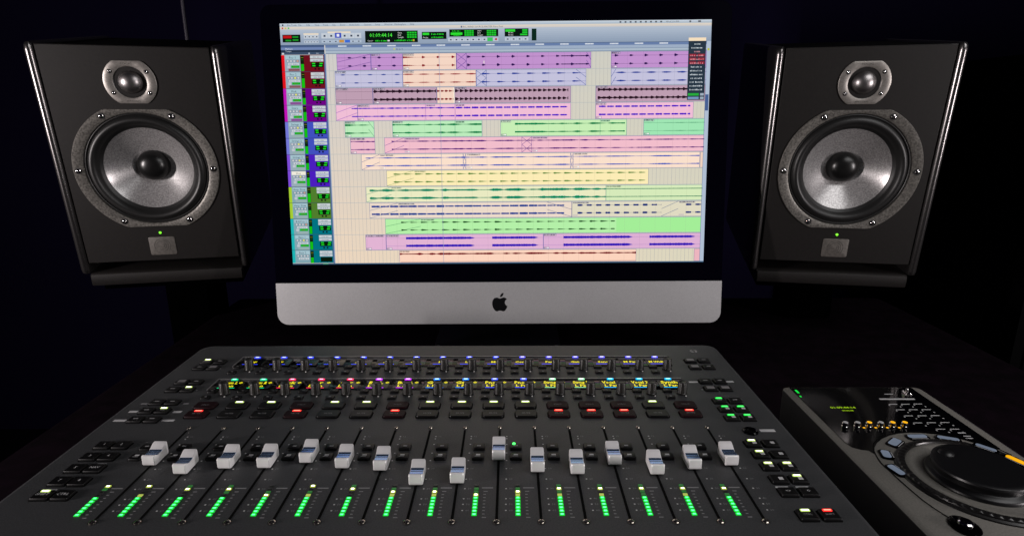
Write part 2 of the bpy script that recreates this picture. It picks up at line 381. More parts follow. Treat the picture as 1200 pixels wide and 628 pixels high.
def cap():
    prof = [(-9.4, 1.6), (-10.0, 2.6), (-10.0, 8.2), (-9.7, 9.2), (-9.0, 9.8), (-8.0, 9.8), (-6.8, 9.0), (-5.6, 8.2), (-4.4, 7.9), (-0.4, 7.9), (1.0, 8.3), (5.6, 10.8), (7.4, 11.7), (8.6, 11.9), (9.3, 11.2), (9.5, 2.6), (9.0, 1.6)]
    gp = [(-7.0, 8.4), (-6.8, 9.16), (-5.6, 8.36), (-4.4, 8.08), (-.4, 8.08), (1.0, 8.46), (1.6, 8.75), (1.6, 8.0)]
    b = MB(); cy, cz = 0, 5.5
    def rg(x, k): return [(x, cy+(y-cy)*k, cz+(z-cz)*(k if z > 3 else 1)) for y, z in prof]
    xs = [(-5.2, .90), (-4.95, .96), (-4.4, 1.0), (4.4, 1.0), (4.95, .96), (5.2, .90)]
    b.loft([rg(x, k) for x, k in xs])
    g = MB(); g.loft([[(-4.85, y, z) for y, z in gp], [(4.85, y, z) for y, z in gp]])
    l = MB(); l.box(-4.9, 4.9, -2.2, -1.8, 8.0, 8.3)
    s = MB(); s.box(-.6, .6, -5, 5, -1, 2.2)
    return b, g, l, s
cb, cg, cl, cst = cap()
c0 = cb.build('fader_cap', M['cap'], cs, P(-227.3, FY[0]+10), ang=30)
g0 = cg.build('reflection_band', M['cap_reflection'], c0); l0_ = cl.build('centre_line', M['cap_dark'], c0); t0 = cst.build('stem', M['cap_dark'], c0)  # blue band in the dip is a painted reflection
SX = [-227.3+30.3*i for i in range(16)]
for i in range(1, 16):
    copy(sl0, cs, P(SX[i], 0)); copy(s1, cs, P(SX[i], .6)); copy(s2, cs, P(SX[i], -123.3), (0, 0, i*.7))
    c = copy(c0, cs, P(SX[i], FY[i]+10))
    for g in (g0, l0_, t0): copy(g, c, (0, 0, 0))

# meters and printed scales
MT = ['GGGGGG.od P', 'GGGGGGo..P', 'GGGGGG..Pd', 'GGGGGG.dPd', 'GGGGGGPd..', 'GGGGGGod.P', 'GGGGGG..Pd', 'GGGGGGoPd.',
      'GGGGGGoPd.', 'GGGGGGPdd.', 'GGGGGGaPd.', 'GGGGGGadPd', 'GGGGGGa.Pd', 'GGGGGGddPd', 'GGGGGGadPd', 'GGGGGGd.Pd']
MT[0] = 'GGGGGG..dP'
NUM = [(-13.3, '12'), (-17, ''), (-25.8, '6'), (-38.9, '0'), (-49.7, '5'), (-60.9, '10'), (-74.6, '20'), (-86.4, '30'), (-98.2, '40'), (-104.5, '50'), (-111.2, '60')]
for i in range(16):
    x = -242.9+30.3*i; b = MB()
    for k in range(10):
        y = -115.8+3.62*k; ch = MT[i][k]
        m0, m1 = {'G': (1, 0), 'd': (2, None), 'o': (3, None), 'a': (3, None), 'P': (5, 4), '.': (6, None)}[ch]
        w = 1.8 if ch in 'GP' else 1.6
        b.box(x-w, x+w, y-1.15, y+1.15, .02, .6, m=m0, ch=.15)
        if m1 is not None: b.box(x-w*.56, x+w*.56, y-.66, y+.66, .6, .66, m=m1)
    b.build('level_meter', [M[q] for q in ('seg_core', 'seg_grn', 'seg_dim', 'seg_or', 'seg_pk', 'seg_pkg', 'seg_off')], cs, CO)
def scale(x, slim=False, marks=True):
    b = MB()
    for y, t in (NUM if not slim else []):
        b.box(x-.55, x+.55, y-.5, y+.5, .02, .1, m=0)
        if t: b.text(t, x+3.4, y-.9, .1, 2.0, m=1)
    return b
for i in range(16):
    b = scale(SX[i]+6.2)
    xm = -242.9+30.3*i
    b.box(xm+3.9, xm+12.2, -86.0, -84.9, .02, .1, m=1)
    for k in range(9):
        y = -89.6-3.62*k; b.box(xm+5.4, xm+(8.4 if k in (0, 8) else 7.2), y-.4, y+.4, .02, .1, m=1)
    b.build('printed_scale', [M['print'], M['print_dim']], cs, CO)

# ------------------------------------------------------------------ transport unit with jog wheel
UZ = -20.0
tu = thing('jog_controller', 'grey transport controller with big black jog wheel right of the control surface', 'controller', (422, 0, DZ))
UO = (-422, 0, -DZ+UZ)
def uol(i): return rr(347+i, 497-i, -190+i, 122-i, max(8-i, 1), 5)
b = MB(); b.loft([ring(uol(10), -52), ring(uol(.5), -46), ring(uol(0), -2.0), ring(uol(.6), -.6), ring(uol(2), 0)], m=0)
o = b.build('body', [M['unit'], M['unit_side']], tu, UO)
for pl_ in o.data.polygons:
    if abs(pl_.normal.z) < .5: pl_.material_index = 1
b = MB(); b.box(497.3, 530, -185, 118, -50, -16, ch=10); b.build('side_wing', M['unit_side'], tu, UO)
# glass panel, its lower edge cut by the arc of the wheel surround
g = [(356, 119), (356, 8), (358, 1), (364, -3), (369.5, -4)]
for k in range(13):
    a = math.radians(154-k*(154-32)/12); g.append((428+63*math.cos(a), -37+63*math.sin(a)))
g += [(487, -2), (487, 119)]
b = MB(); g2 = list(reversed(g)); b.loft([ring(g2, .02), ring(g2, .5)]); b.build('glass_panel', M['gloss'], tu, UO)
b = MB(); b.text('01:09:44:14', 389, 72.2, .6, 3.9, res=2); b.text('00:00:48', 390.5, 66.6, .6, 2.4, res=2); b.build('display_digits', M['txt_grn'], tu, UO)
b = MB(); b.box(358.6, 360.6, 106, 113, .5, .9); b.box(357.2, 358.6, 97, 99.5, .5, .9); b.build('power_light', M['led_grn'], tu, UO)
# printed key grid
b = MB(); pts = [(444, 81), (456.5, 81), (469.5, 81.5), (444, 69.3), (457, 69.5), (470, 69.6), (444, 57), (457.5, 57.2), (470.6, 57.5), (444, 43.4), (457.4, 43.8), (470.4, 44), (457.7, 31.6), (470.7, 31.5)]
for x, y in pts:
    b.box(x-4.3, x+4.3, y-.5, y+.5, .5, .62); b.box(x-5.6, x-4.6, y-3.2, y-1.4, .5, .62); b.box(x+3.4, x+4.6, y-6.4, y-5.0, .5, .62)
b.box(469, 476, 24, 25.4, .5, .62); b.box(470, 476.5, 18.4, 19.6, .5, .62); b.box(469, 475.5, 14.6, 16, .5, .62); b.box(449, 458, 103, 104, .5, .62)
b.box(437, 473, 91.0, 93.2, .5, .8)
b.build('printed_keys', M['print'], tu, UO)
b = MB(); b.rbox(467, 474.5, 97, 106, .5, 4.5, 2, 1.2); b.lathe([(1.6, 4.4), (1.6, 7), (1.0, 7.6)], 14, (471, 102, 0)); b.build('toggle', M['chrome'], tu, UO)
for k, x in enumerate((370.5, 382, 393, 404, 415, 426.5)):
    b = MB(); lit = k in (2, 4, 5)
    b.lathe([(3.3, .5), (3.3, 1.8), (2.9, 2.3), (3.1, 4.6), (2.7, 5.2), (2.2, 5.3)], 20, (x, 36.0, 0), m=0)
    b.lathe([(2.15, 5.2), (2.15, 5.5)], 16, (x, 36.0, 0), m=1)
    b.build('soft_key', [M['chrome'], M['key_yel'] if lit else M['print']], tu, UO)
b = MB()
for x in (387.5, 398.5, 409.5, 420.7): b.box(x-1, x+1, 33.4, 35.0, .5, .8)
b.build('amber_marks', M['key_yel'], tu, UO)
# surround seam
b = MB(); seam = [(382, -109), (376, -95), (371, -78), (369.2, -60), (368.6, -38), (369.3, -20), (377, 2), (391, 16), (409, 23.5), (436, 27), (458, 23), (479, 7), (489, -12)]
from mathutils import geometry
def smooth_path(p, n=6):
    out = []
    for i in range(len(p)-1):
        a = p[max(i-1, 0)]; q = p[i]; r = p[i+1]; s = p[min(i+2, len(p)-1)]
        for k in range(n):
            t = k/n
            out.append(tuple(.5*((2*q[j])+(-a[j]+r[j])*t+(2*a[j]-5*q[j]+4*r[j]-s[j])*t*t+(-a[j]+3*q[j]-3*r[j]+s[j])*t**3) for j in (0, 1)))
    return out+[p[-1]]
def ribbon(b, p, w, z0, z1, m=0):
    L = []; n = len(p)
    for i in range(n):
        x0, y0 = p[max(i-1, 0)]; x1, y1 = p[min(i+1, n-1)]; d = math.hypot(x1-x0, y1-y0); nx, ny = -(y1-y0)/d*w/2, (x1-x0)/d*w/2
        x, y = p[i]; L.append([(x+nx, y+ny, z0), (x-nx, y-ny, z0), (x-nx, y-ny, z1), (x+nx, y+ny, z1)])
    b.loft(L, m)
ribbon(b, smooth_path(seam), .7, .3, .62); b.build('surround_seam', M['slot'], tu, UO)
# backlit keys round the wheel
keys = [(400, 7.5, 14, 7.5, 38, 'key_lit'), (380.6, -11.5, 11, 7, 74, 'key_lit'), (374.5, -35, 14, 6.5, 104, 'key_lit'), (426.5, 17.2, 17, 5.5, 2, 'key_lit'),
        (452, 13.5, 17, 5, -20, 'key_lit'), (469, -7.5, 15, 4.6, -50, 'key_lit'), (480.5, -29, 20, 5.4, -66, 'key_yel')]
for x, y, w, d, a, mk in keys:
    b = MB()
    b.rbox(-w/2-2, w/2+2, -d/2-2, d/2+2, .05, 1.3, 3, .6, m=0); b.rbox(-w/2, w/2, -d/2+.6, d/2+.2, 1.2, 1.9, 2.2, .3, m=1)
    b.box(-w/2+1, w/2-1, -d/2-1.2, -d/2-.6, 1.25, 1.45, m=2)
    b.build('backlit_key', [M['gloss'], M[mk], M['print']], tu, (x+UO[0], y+UO[1], UO[2]+(3.4 if x > 460 else 0)), rot=(0, 0, math.radians(a)))
b = MB(); WC = (435, -47, 0)
b.lathe([(60, .03), (59.5, 1.0), (57.6, 1.8)], 96, WC, m=0, cap0=False, cap1=False)
b.lathe([(51.6, 1.6), (49.5, 2.4), (47.5, 2.3), (44, .9), (40, .25), (32, .2)], 96, WC, m=1, cap0=False, cap1=False)
rings = []; n = 240
for r, z, fl in ((57.6, 1.8, 0), (57.2, 3.0, .0), (56.2, 3.9, .9), (53.6, 4.0, .9), (52.2, 3.2, 0), (51.6, 1.6, 0)):
    rings.append([(WC[0]+r*math.cos(2*PI*i/n), WC[1]+r*math.sin(2*PI*i/n), z-(fl if i % 4 < 2 else 0)) for i in range(n)])
b.loft(rings, m=0, cap0=False, cap1=False)
b.build('shuttle_ring', [M['wheel_ring'], M['unit']], tu, UO)
b = MB(); WJ = (433, -46, 0)
b.lathe([(36.5, .25), (36.2, 2.4), (35.2, 3.4), (33.0, 4.2), (31.6, 5.2), (31.6, 7.2), (32.6, 9.0), (33.2, 10.4), (32.8, 11.8), (31.4, 12.5), (28.5, 12.5), (0.1, 11.9)], 96, WJ, m=0)
w0 = b.build('jog_wheel', M['wheel'], tu, UO)
b = MB(); b.lathe([(6.4, 12.0), (5.6, 13.2), (3.8, 14.2), (1.9, 14.7), (.1, 14.8)], 28, (418.5, -27.5, 0)); b.build('finger_dimple', M['wheel'], w0)
b = MB(); b.lathe([(9.5, .03), (9.5, 1.4), (8.4, 2.0)], 32, (380, -104, 0), m=0, yscale=1.2)
b.lathe([(5.0, 2.0), (5.0, 3.6), (4.0, 4.4), (2.4, 4.2), (.1, 3.9)], 28, (381, -103, 0), m=1)
b.build('round_button', [M['gloss'], M['chrome']], tu, UO)

# ------------------------------------------------------------------ desktop computer
RM = ((0.99993693, 0.00702315*1, -0.00591059), (-0.00876365, 0.99260353, 0.12108441), (0.00702315, -0.12102497, 0.99262462))
Rm = Matrix(((0.99993693, 0.0095494, -0.00591059), (-0.00876365, 0.99260353, 0.12108441), (0.00702315, -0.12102497, 0.99262462)))
mac_c = Vector((34.567, 388.843, 223.395))
base_w = Vector((mac_c.x, mac_c.y+75, DZ))
mc = thing('desktop_computer', 'silver and black all-in-one computer showing a colourful audio editing session', 'computer', tuple(base_w))
MC = tuple(mac_c-base_w); MR = Rm.to_euler()
def mbuild(b, name, mats, parent=mc, **k):
    if parent is mc: return b.build(name, mats, mc, MC, rot=MR, **k)
    return b.build(name, mats, parent, **k)
X0, X1, ZT, ZC, ZB = -325.5, 326.5, 193.5, -195.3, -257.5
b = MB()
def mo(i, y): return vring([(a, c) for a, c in rr(X0+i, X1-i, ZB+i, ZT-i, max(15-i, 1), 6)], y)
b.loft([mo(0, 2.5), mo(0, 5.5), mo(6, 10), mo(60, 32), mo(110, 44)], cap0=True)
mbuild(b, 'back_shell', M['rim'])
b = MB(); pts = rr(X0+.4, X1-.4, ZC+.6, ZT-.4, (1, 15, 15, 1), 6)
b.loft([vring(pts, 2.6), vring(pts, 0.4), vring(rr(X0+.9, X1-.9, ZC+.9, ZT-.9, (1, 15, 15, 1), 6), 0)][::-1]); bez = mbuild(b, 'bezel', M['bezel'], ang=10)
b = MB(); pts = rr(X0, X1, ZB, ZC, (16, 1, 1, 16), 6)
b.loft([vring(pts, 2.6), vring(pts, 0.0), vring(rr(X0+.6, X1-.6, ZB+.6, ZC-.2, (15, 1, 1, 15), 6), -.5)][::-1]); chin = mbuild(b, 'chin', M['alu'], ang=10)
# fruit emblem on the chin
def bez3(p0, p1, p2, p3, n=8):
    return [tuple((1-t)**3*p0[j]+3*(1-t)**2*t*p1[j]+3*(1-t)*t*t*p2[j]+t**3*p3[j] for j in (0, 1)) for t in [k/n for k in range(n)]]
body = []
for s in [((0, 5.9), (2.2, 5.9), (3.4, 7.4), (6.2, 7.3)), ((6.2, 7.3), (8.0, 7.1), (9.4, 6.3), (10.3, 4.9)), ((10.3, 4.9), (6.0, 2.2), (6.4, -3.6), (11.2, -5.6)),
          ((11.2, -5.6), (10.0, -9.6), (7.4, -13.2), (5.0, -13.2)), ((5.0, -13.2), (3.2, -13.2), (2.4, -12.0), (0.2, -12.0)), ((0.2, -12.0), (-2.0, -12.0), (-2.8, -13.2), (-4.6, -13.2)),
          ((-4.6, -13.2), (-8.0, -13.2), (-11.6, -6.5), (-11.4, -1.2)), ((-11.4, -1.2), (-11.2, 4.4), (-8.2, 7.3), (-4.8, 7.3)), ((-4.8, 7.3), (-2.8, 7.3), (-1.6, 5.9), (0, 5.9))]:
    body += bez3(*s)
leaf = bez3((0.3, 7.9), (0.2, 11.2), (2.8, 14.0), (5.4, 14.2))+bez3((5.4, 14.2), (5.6, 10.8), (3.0, 7.8), (0.3, 7.9))
b = MB(); AX, AZ = 2.9, -225.5
for q in (body, leaf):
    pp = [(AX+x*.98, AZ+z*1.0) for x, z in q][::-1]
    b.loft([vring(pp, -.45), vring(pp, -.75)])
b.build('emblem', M['logo'], chin)
# stand
b = MB(); b.rbox(-95, 95, -100, 90, 0, 6, 12, 2); ft = b.build('stand_foot', M['rim'], mc)  # shadow behind the console is put into the foot's dark colour
b = MB(); b.loft([[(-65, 60, 6), (65, 60, 6), (65, 66, 6), (-65, 66, 6)], [(-65, 40, 60), (65, 40, 60), (65, 46, 60), (-65, 46, 60)], [(-65, -25, 250), (65, -25, 250), (65, -18, 250), (-65, -18, 250)]][0:3]); b.build('stand_neck', M['rim'], mc)

# ---- the picture on the screen: a flat coloured mosaic of quads, in millimetres from the top-left corner
S = MB()
def sp(u, v, L): return (u-298.35, -.1-L*.03, 167.85-v)
def C_(c): return lin(c)
def R(u0, v0, u1, v1, c, L=1): S.add([sp(u0, v1, L), sp(u1, v1, L), sp(u1, v0, L), sp(u0, v0, L)], [(0, 1, 2, 3)], 0, C_(c))
def G(u0, v0, u1, v1, c0, c1, L=1, n=6):
    for k in range(n):
        t = (k+.5)/n; R(u0, v0+(v1-v0)*k/n, u1, v0+(v1-v0)*(k+1)/n, tuple(a+(b_-a)*t for a, b_ in zip(c0, c1)), L)
def LN(u0, v0, u1, v1, w, c, L=2):
    d = math.hypot(u1-u0, v1-v0); nx, ny = -(v1-v0)/d*w/2, (u1-u0)/d*w/2
    S.add([sp(u0+nx, v0+ny, L), sp(u1+nx, v1+ny, L), sp(u1-nx, v1-ny, L), sp(u0-nx, v0-ny, L)], [(0, 1, 2, 3)], 0, C_(c))
def T(s, u, v, h, c, L=5, cx=False, sx=1.0):
    vs, fs, w = text2d(s, 1); k = h/.72; o = -w*k*sx/2 if cx else 0
    S.add([sp(u+o+a*k*sx, v-b_*k, L) for a, b_ in vs], fs, 0, C_(c))
def blobs(u0, u1, v, h, c, L=5, step=1.6, seed=1):
    if step == 1.3: h *= 1.15; c = tuple(int(q*.7) for q in c)          # a run of tiny glyph marks too small to read
    r = random.Random(seed); u = u0
    while u < u1:
        w = r.uniform(.5, 1.1)*step*.7; R(u, v-h*r.uniform(.6, 1), min(u+w, u1), v, c, L); u += step*r.choice((1, 1, 1, 1.5))
for a in range(14):
    for c in range(14):
        fu, fv = (a+.5)/14, (c+.5)/14
        R(596.7*a/14, 335.7*c/14, 596.7*(a+1)/14, 335.7*(c+1)/14, tuple((1-fu)*(1-fv)*p+fu*(1-fv)*q+(1-fu)*fv*r+fu*fv*w for p, q, r, w in zip((202, 203, 204), (204, 204, 192), (238, 214, 190), (220, 214, 190))), 0)
# menu bar and toolbar
G(0, 0, 596.7, 4.3, (205, 215, 225), (165, 180, 195), 1, 3)
u = 10
T('Pro Tools', 10.5, 3.4, 2.3, (45, 50, 60)); u = 26
for s in ('File', 'Edit', 'View', 'Track', 'Clip', 'Event', 'AudioSuite', 'Options', 'Setup', 'Window', 'Marketplace', 'Help'):
    T(s, u, 3.4, 2.3, (70, 80, 95)); u += 5.5+1.45*len(s)
R(3.4, 1.0, 5.2, 3.4, (20, 22, 30), 3)
for k in range(9): R(470+7*k, 1.2, 472.5+7*k, 3.3, (80, 85, 95), 3)
T('Wed 2:16 PM', 534, 3.4, 2.3, (60, 65, 75)); R(566, 1.1, 568.5, 3.4, (80, 85, 95), 3); R(578, 1.1, 582, 3.4, (90, 95, 105), 3)
G(0, 4.3, 596.7, 8.2, (225, 212, 196), (200, 198, 196), 1, 3)
for k, c in enumerate(((200, 70, 70), (205, 190, 90), (90, 190, 110))): R(2.6+4.2*k, 5.2, 4.8+4.2*k, 7.4, c, 3)
T('SRC_WIND SOURCE MASTER Piano Final', 253, 7.6, 2.3, (85, 90, 100)); R(251, 5.2, 252.6, 7.6, (60, 80, 120), 3)
G(0, 8.2, 596.7, 28.6, (178, 190, 206), (140, 156, 178), 1, 8)
def btnrow(u0, u1, v0, v1, n, c=(196, 204, 214), ink=(60, 70, 90)):
    w = (u1-u0)/n
    for k in range(n):
        R(u0+k*w+.2, v0, u0+(k+1)*w-.2, v1, c, 2); R(u0+k*w+w*.35, v0+(v1-v0)*.35, u0+k*w+w*.65, v0+(v1-v0)*.7, ink, 3)
R(32.5, 13.2, 53.4, 15.2, (232, 218, 196), 2); btnrow(32.5, 53.4, 15.2, 20.2, 4); btnrow(32.6, 53.1, 22.8, 26.3, 5, (186, 196, 210))
R(66, 11.2, 98, 13.2, (232, 218, 196), 2); btnrow(57, 112.9, 13.2, 20.2, 6); R(76.2, 12.8, 84.9, 19.6, (60, 80, 190), 4); R(78.6, 14.4, 82.2, 18, (235, 235, 245), 5)
btnrow(57, 112.9, 22.4, 26, 7, (176, 190, 208)); R(81.7, 22.3, 88.5, 25.8, (200, 145, 70), 4); R(89.7, 22.3, 96.8, 25.9, (60, 105, 210), 4)
DK, GR, GD = (10, 22, 16), (40, 230, 50), (20, 120, 40)
R(3, 14.8, 28, 25, DK, 2); R(4, 16, 15.6, 19.6, (190, 20, 25), 3)
for a, v in ((17, 17), (17, 21), (7, 21.6)): R(a, v, a+8, v+2, (30, 150, 40), 3)
R(118, 10.8, 191.2, 26.4, DK, 2); T('01:09:44:14', 124.2, 19.0, 5.2, (80, 255, 70), 4, sx=31.4/(text2d('01:09:44:14', 1)[2]*5.2/.72))
blobs(132, 148, 24.9, 2.0, GR, 4, 1.6, 3); blobs(159, 184, 24.7, 2.2, GR, 4, 1.7, 4); T('Cursor', 121, 24.8, 1.9, (220, 225, 225), 4); R(149, 22.9, 152, 24.9, (225, 225, 225), 3)
for k, s in enumerate(('Start', 'End', 'Length')): T(s, 163.5, 14.6+3.0*k, 2.1, (225, 228, 225), 4)
for k in range(3):
    for j in range(4): R(176.5+3.4*j, 12.4+3*k, 179.3+3.4*j, 14.6+3*k, (30, 195, 45), 3)
R(184, 22.4, 186.5, 25, (190, 170, 50), 4)
R(196.8, 12.8, 231, 22.5, DK, 2); R(198, 14, 207, 17, (45, 220, 50), 3); T('Nudge', 198.5, 21.2, 2, (220, 225, 225), 4); blobs(210, 227, 16.8, 2, GR, 4, 1.7, 6); blobs(210, 227, 21.0, 2, GR, 4, 1.7, 7)
R(235, 9.8, 302.8, 19.4, DK, 2); R(237, 14, 253, 17.2, (45, 225, 50), 3); blobs(239, 250, 12.8, 1.6, GR, 4, 1.5, 8); blobs(241, 250, 18.8, 1.4, GR, 4, 1.5, 9)
for a in (256, 287):
    for k in range(3):
        for j in range(4): R(a+3.3*j, 11.0+2.7*k, a+2.8+3.3*j, 13.1+2.7*k, (30, 200, 45), 3)
for k, s in enumerate(('Start', 'End', 'Length')): T(s, 274, 12.8+2.9*k, 2.0, (225, 228, 225), 4)
btnrow(233, 303, 21, 25.8, 9, (188, 198, 212)); R(287.6, 21.0, 295, 25.8, (60, 200, 90), 4); R(298.6, 22, 301, 24.6, (190, 30, 50), 4)
R(311.6, 9.4, 344.6, 19.8, DK, 2); R(312.6, 10.4, 326, 13.6, (50, 215, 55), 3); blobs(317, 325, 15.6, 1.6, (225, 228, 225), 4); blobs(317, 325, 18.6, 1.6, (225, 228, 225), 4)
for k in range(3): R(336 if k < 2 else 333, 10.6+2.9*k, 343, 12.6+2.9*k, (35, 205, 50), 3)
btnrow(311.6, 344.6, 21, 25.6, 4, (188, 198, 212)); R(349, 9.8, 355.6, 25.6, (10, 40, 30), 2)
# rulers
R(0, 28.6, 591, 29.2, (60, 80, 110), 2); R(62, 29.2, 591, 32.6, (104, 126, 168), 2)
for k in range(17):
    u = 85.7+34.3*k
    if u < 560: R(u-6, 29.7, u+6, 31.6, (190, 200, 215), 3); blobs(u-5.6, u+5.6, 31.3, 1.3, (232, 236, 240), 4, 1.4, 20+k)
R(62, 32.6, 591, 36.4, (158, 174, 196), 2); R(62, 36.4, 591, 37.0, (110, 130, 160), 3); R(62, 37, 591, 40.0, (170, 185, 200), 2); R(62, 40, 591, 40.8, (100, 120, 150), 3)
R(157, 34, 159, 36, (205, 205, 90), 4); blobs(160.5, 170, 36, 1.6, (60, 70, 90), 4)
R(0, 29.2, 60.5, 31.8, (70, 90, 130), 2); R(0, 31.8, 60.5, 35.3, (112, 132, 176), 3); T('Markers', 6, 34.8, 2.2, (225, 230, 235), 4)
R(0, 35.3, 60.5, 38.3, (38, 52, 72), 3); T('Tempo', 6, 37.9, 2.1, (200, 210, 220), 4); R(0, 38.3, 60.5, 41.6, (60, 78, 104), 3); R(1, 39, 4, 41.2, (210, 212, 215), 4); R(38, 39, 40, 41, (180, 190, 205), 4); T('I/O', 49, 41, 2, (200, 210, 220), 4)
# track headers
PIT = 22.9
TC = [(225, 20, 30), (225, 20, 30), (190, 20, 180), (190, 20, 180), (115, 120, 215), (115, 120, 215), (125, 75, 215), (125, 75, 215), (165, 205, 50), (165, 205, 50), (30, 180, 180), (30, 180, 180), (30, 180, 180)]
TP = [(110, 15, 30), (110, 15, 30), (110, 0, 135), (110, 0, 135), (65, 80, 190), (65, 80, 190), (75, 30, 190), (75, 30, 190), (80, 125, 45), (80, 125, 45), (0, 115, 130), (0, 115, 130), (0, 115, 130)]
NM = ['Pno 1', 'Pno 2', 'Kick', 'Snare', 'Strings 1', 'Strings 2', 'Strings 3', 'Vox', 'Amp Slow', 'Amp Slow', 'BckVox 1', 'Bass 1', 'Bass 2']
for k in range(13):
    v = 42+22.75*k
    h = lambda a: min(v+a, 333.6)
    R(0, v, 4.2, h(22.75), TC[k], 2); R(4.2, v, 26, h(22.75), (150, 170, 185) if k < 8 else (130, 165, 175), 2)
    R(26, v, 59.5, h(22.75), TP[k], 2); R(0, h(22.2), 59.5, h(22.75), (50, 60, 90), 4)
    R(5.4, v+.6, 25.4, h(5.6), (165, 195, 205) if k != 7 else (240, 235, 220), 3); T(NM[k], 15, h(4.9), 3.0, (30, 50, 75), 4, cx=True)
    for j in range(4):
        c = (205, 208, 212)
        if (j == 2 and k in (1, 2, 4, 5, 6, 7, 11)): c = (230, 230, 120)
        if j == 3 and k in (0, 3, 8, 10): c = (205, 160, 140)
        R(6.8+4.6*j, h(6.6), 10.2+4.6*j, h(9.6), (70, 80, 110), 3); R(7.2+4.6*j, h(6.9), 9.8+4.6*j, h(9.3), c, 4)
    if h(13.6) < 333: R(9, h(10.6), 24, h(13.6), (200, 208, 214), 3); blobs(11, 22, h(12.9), 1.4, (90, 100, 120), 4, 1.7, k)
    if h(18) < 333:
        R(7.6, h(14.2), 11.6, h(17.8), (190, 198, 205), 3); R(12.9, h(14.0), 24.8, h(17.4), (20, 175, 45), 3); blobs(16, 21, h(16.6), 1.3, (120, 60, 20), 4, 1.5, k)
        R(9, h(18.2), 24.8, h(21.6), tuple(int(.5*a+80) for a in TP[k]) if k < 4 else (150, 175, 175), 3)
    R(26.4, h(.8), 31.2, h(21.6), (16, 30, 14), 3)
    lv = random.Random(k).uniform(8, 13)
    R(26.8, h(lv), 30.8, h(21.4), (20, 190, 20), 4); R(27, h(3.2), 30.6, h(4.0), (120, 130, 30), 4); R(27.4, h(6.2), 30.2, h(6.8), (30, 110, 30), 4)
    R(40, h(.8), 58.4, h(4.6), (200, 208, 212), 3); blobs(44, 54, h(3.6), 1.3, (110, 120, 135), 4, 1.8, k+40); R(40, h(5.2), 58.4, h(8.9), (195, 203, 210), 3); blobs(44, 55, h(8), 1.5, (100, 110, 130), 4, 1.8, k+60)
    if h(16.8) < 333: R(41, h(10), 58, h(16.8), (8, 24, 10), 3)
    if h(19) < 333:
        for a, c_ in ((42.5, 10.8), (53, 10.8), (42.8, 13.8), (52.2, 13.8)): R(a, h(c_), a+4.2, h(c_+1.6), (30, 225, 40), 4)
        R(45.5, h(17.8), 48, h(20), (15, 15, 20), 4); R(50.5, h(17.8), 53, h(20), (15, 15, 20), 4)
R(59.5, 40.8, 61.3, 334, (85, 105, 150), 4); R(61.3, 40.8, 62.4, 334, (160, 175, 195), 4)
# edit area grid
for k in range(96):
    u = 66+5.47*k
    if u < 590: R(u, 41, u+.35, 334, (176, 174, 172) if k % 4 else (150, 155, 165), 1)
for k in range(13): R(62.4, 40.8+PIT*k-.25, 591, 40.8+PIT*k+.25, (170, 180, 185), 1)
NV = (50, 70, 130)
def clip(tr, u0, u1, c, tag=12, seed=0):
    v0 = 41.2+PIT*(tr-1); v1 = min(v0+PIT-.8, 333.8)
    R(u0, v0, u1, v1, c, 2)
    e = tuple(int(a*.45+q) for a, q in zip(c, (15, 30, 75)))
    for a in (u0, u1-.5): R(a, v0, a+.5, v1, e, 3)
    R(u0, v0, u1, v0+.4, e, 3); R(u0, v1-.4, u1, v1, e, 3)
    g_ = tuple(int(a*.90) for a in c); k = math.ceil((u0-66)/21.88)
    while 66+21.88*k < u1: R(66+21.88*k, v0+.4, 66.35+21.88*k, v1-.4, g_, 2.5); k += 1
    if tag:
        w = min(tag, u1-u0-1)
        R(u0+.8, v0+.5, u0+.8+w, v0+3.2, (45, 55, 95), 4); R(u0+1.2, v0+1.0, u0+.5+w, v0+2.9, tuple(min(255, int(a*.6+90)) for a in c), 5); blobs(u0+1.6, u0+w-.5, v0+2.6, 1.5, (35, 40, 60), 6, 1.3, seed+int(u0))
        if v1 < 332: R(u0+.8, v1-3.2, u0+8.6, v1-.6, (60, 70, 100), 4); R(u0+1.1, v1-2.9, u0+8.3, v1-.9, tuple(min(255, int(a*.6+90)) for a in c), 5); blobs(u0+1.6, u0+5, v1-1.3, 1.2, (35, 40, 60), 6, 1.2, seed); R(u0+5.6, v1-2.6, u0+7.6, v1-1.2, (245, 245, 245), 6)
def fade(tr, u0, u1, c, down=False):
    v0 = 41.2+PIT*(tr-1); v1 = min(v0+PIT-.8, 333.8); m_ = (v0+v1)/2
    if down: LN(u0, v0+.5, u1, m_, .55, c, 6); LN(u0, m_, u1, v1-.5, .55, c, 6)
    else: LN(u0, m_, u1, v0+.5, .55, c, 6); LN(u0, v1-.5, u1, m_, .55, c, 6)
def xfade(tr, u0, u1, c): 
    fade(tr, u0, u1, c); fade(tr, u0, u1, c, True)
    v0 = 41.2+PIT*(tr-1)
    for a in (u0, u1): R(a-.25, v0, a+.25, v0+PIT-.8, c, 6)
def wave(tr, u0, u1, c, f, amp=1.6, base=.28, seed=0, lanes=(0, 1)):
    v0 = 41.2+PIT*(tr-1); r = random.Random(seed*31+tr)
    for ln in lanes:
        vc = v0+PIT*(.23 if ln == 0 else .71)
        if vc > 332: continue
        R(u0, vc-base/2, u1, vc+base/2, c, 7)
        n = max(2, int((u1-u0)/.75)); top = []; bot = []
        for k in range(n+1):
            u = u0+(u1-u0)*k/n; a = f(u)*amp*(1+r.uniform(-.22, .22)); top.append(sp(u, vc-a-.05, 7.5)); bot.append(sp(u, vc+a*.92+.05, 7.5))
        S.add(top+bot, [(k, k+n+1, k+n+2, k+1) for k in range(n)], 0, C_(c))
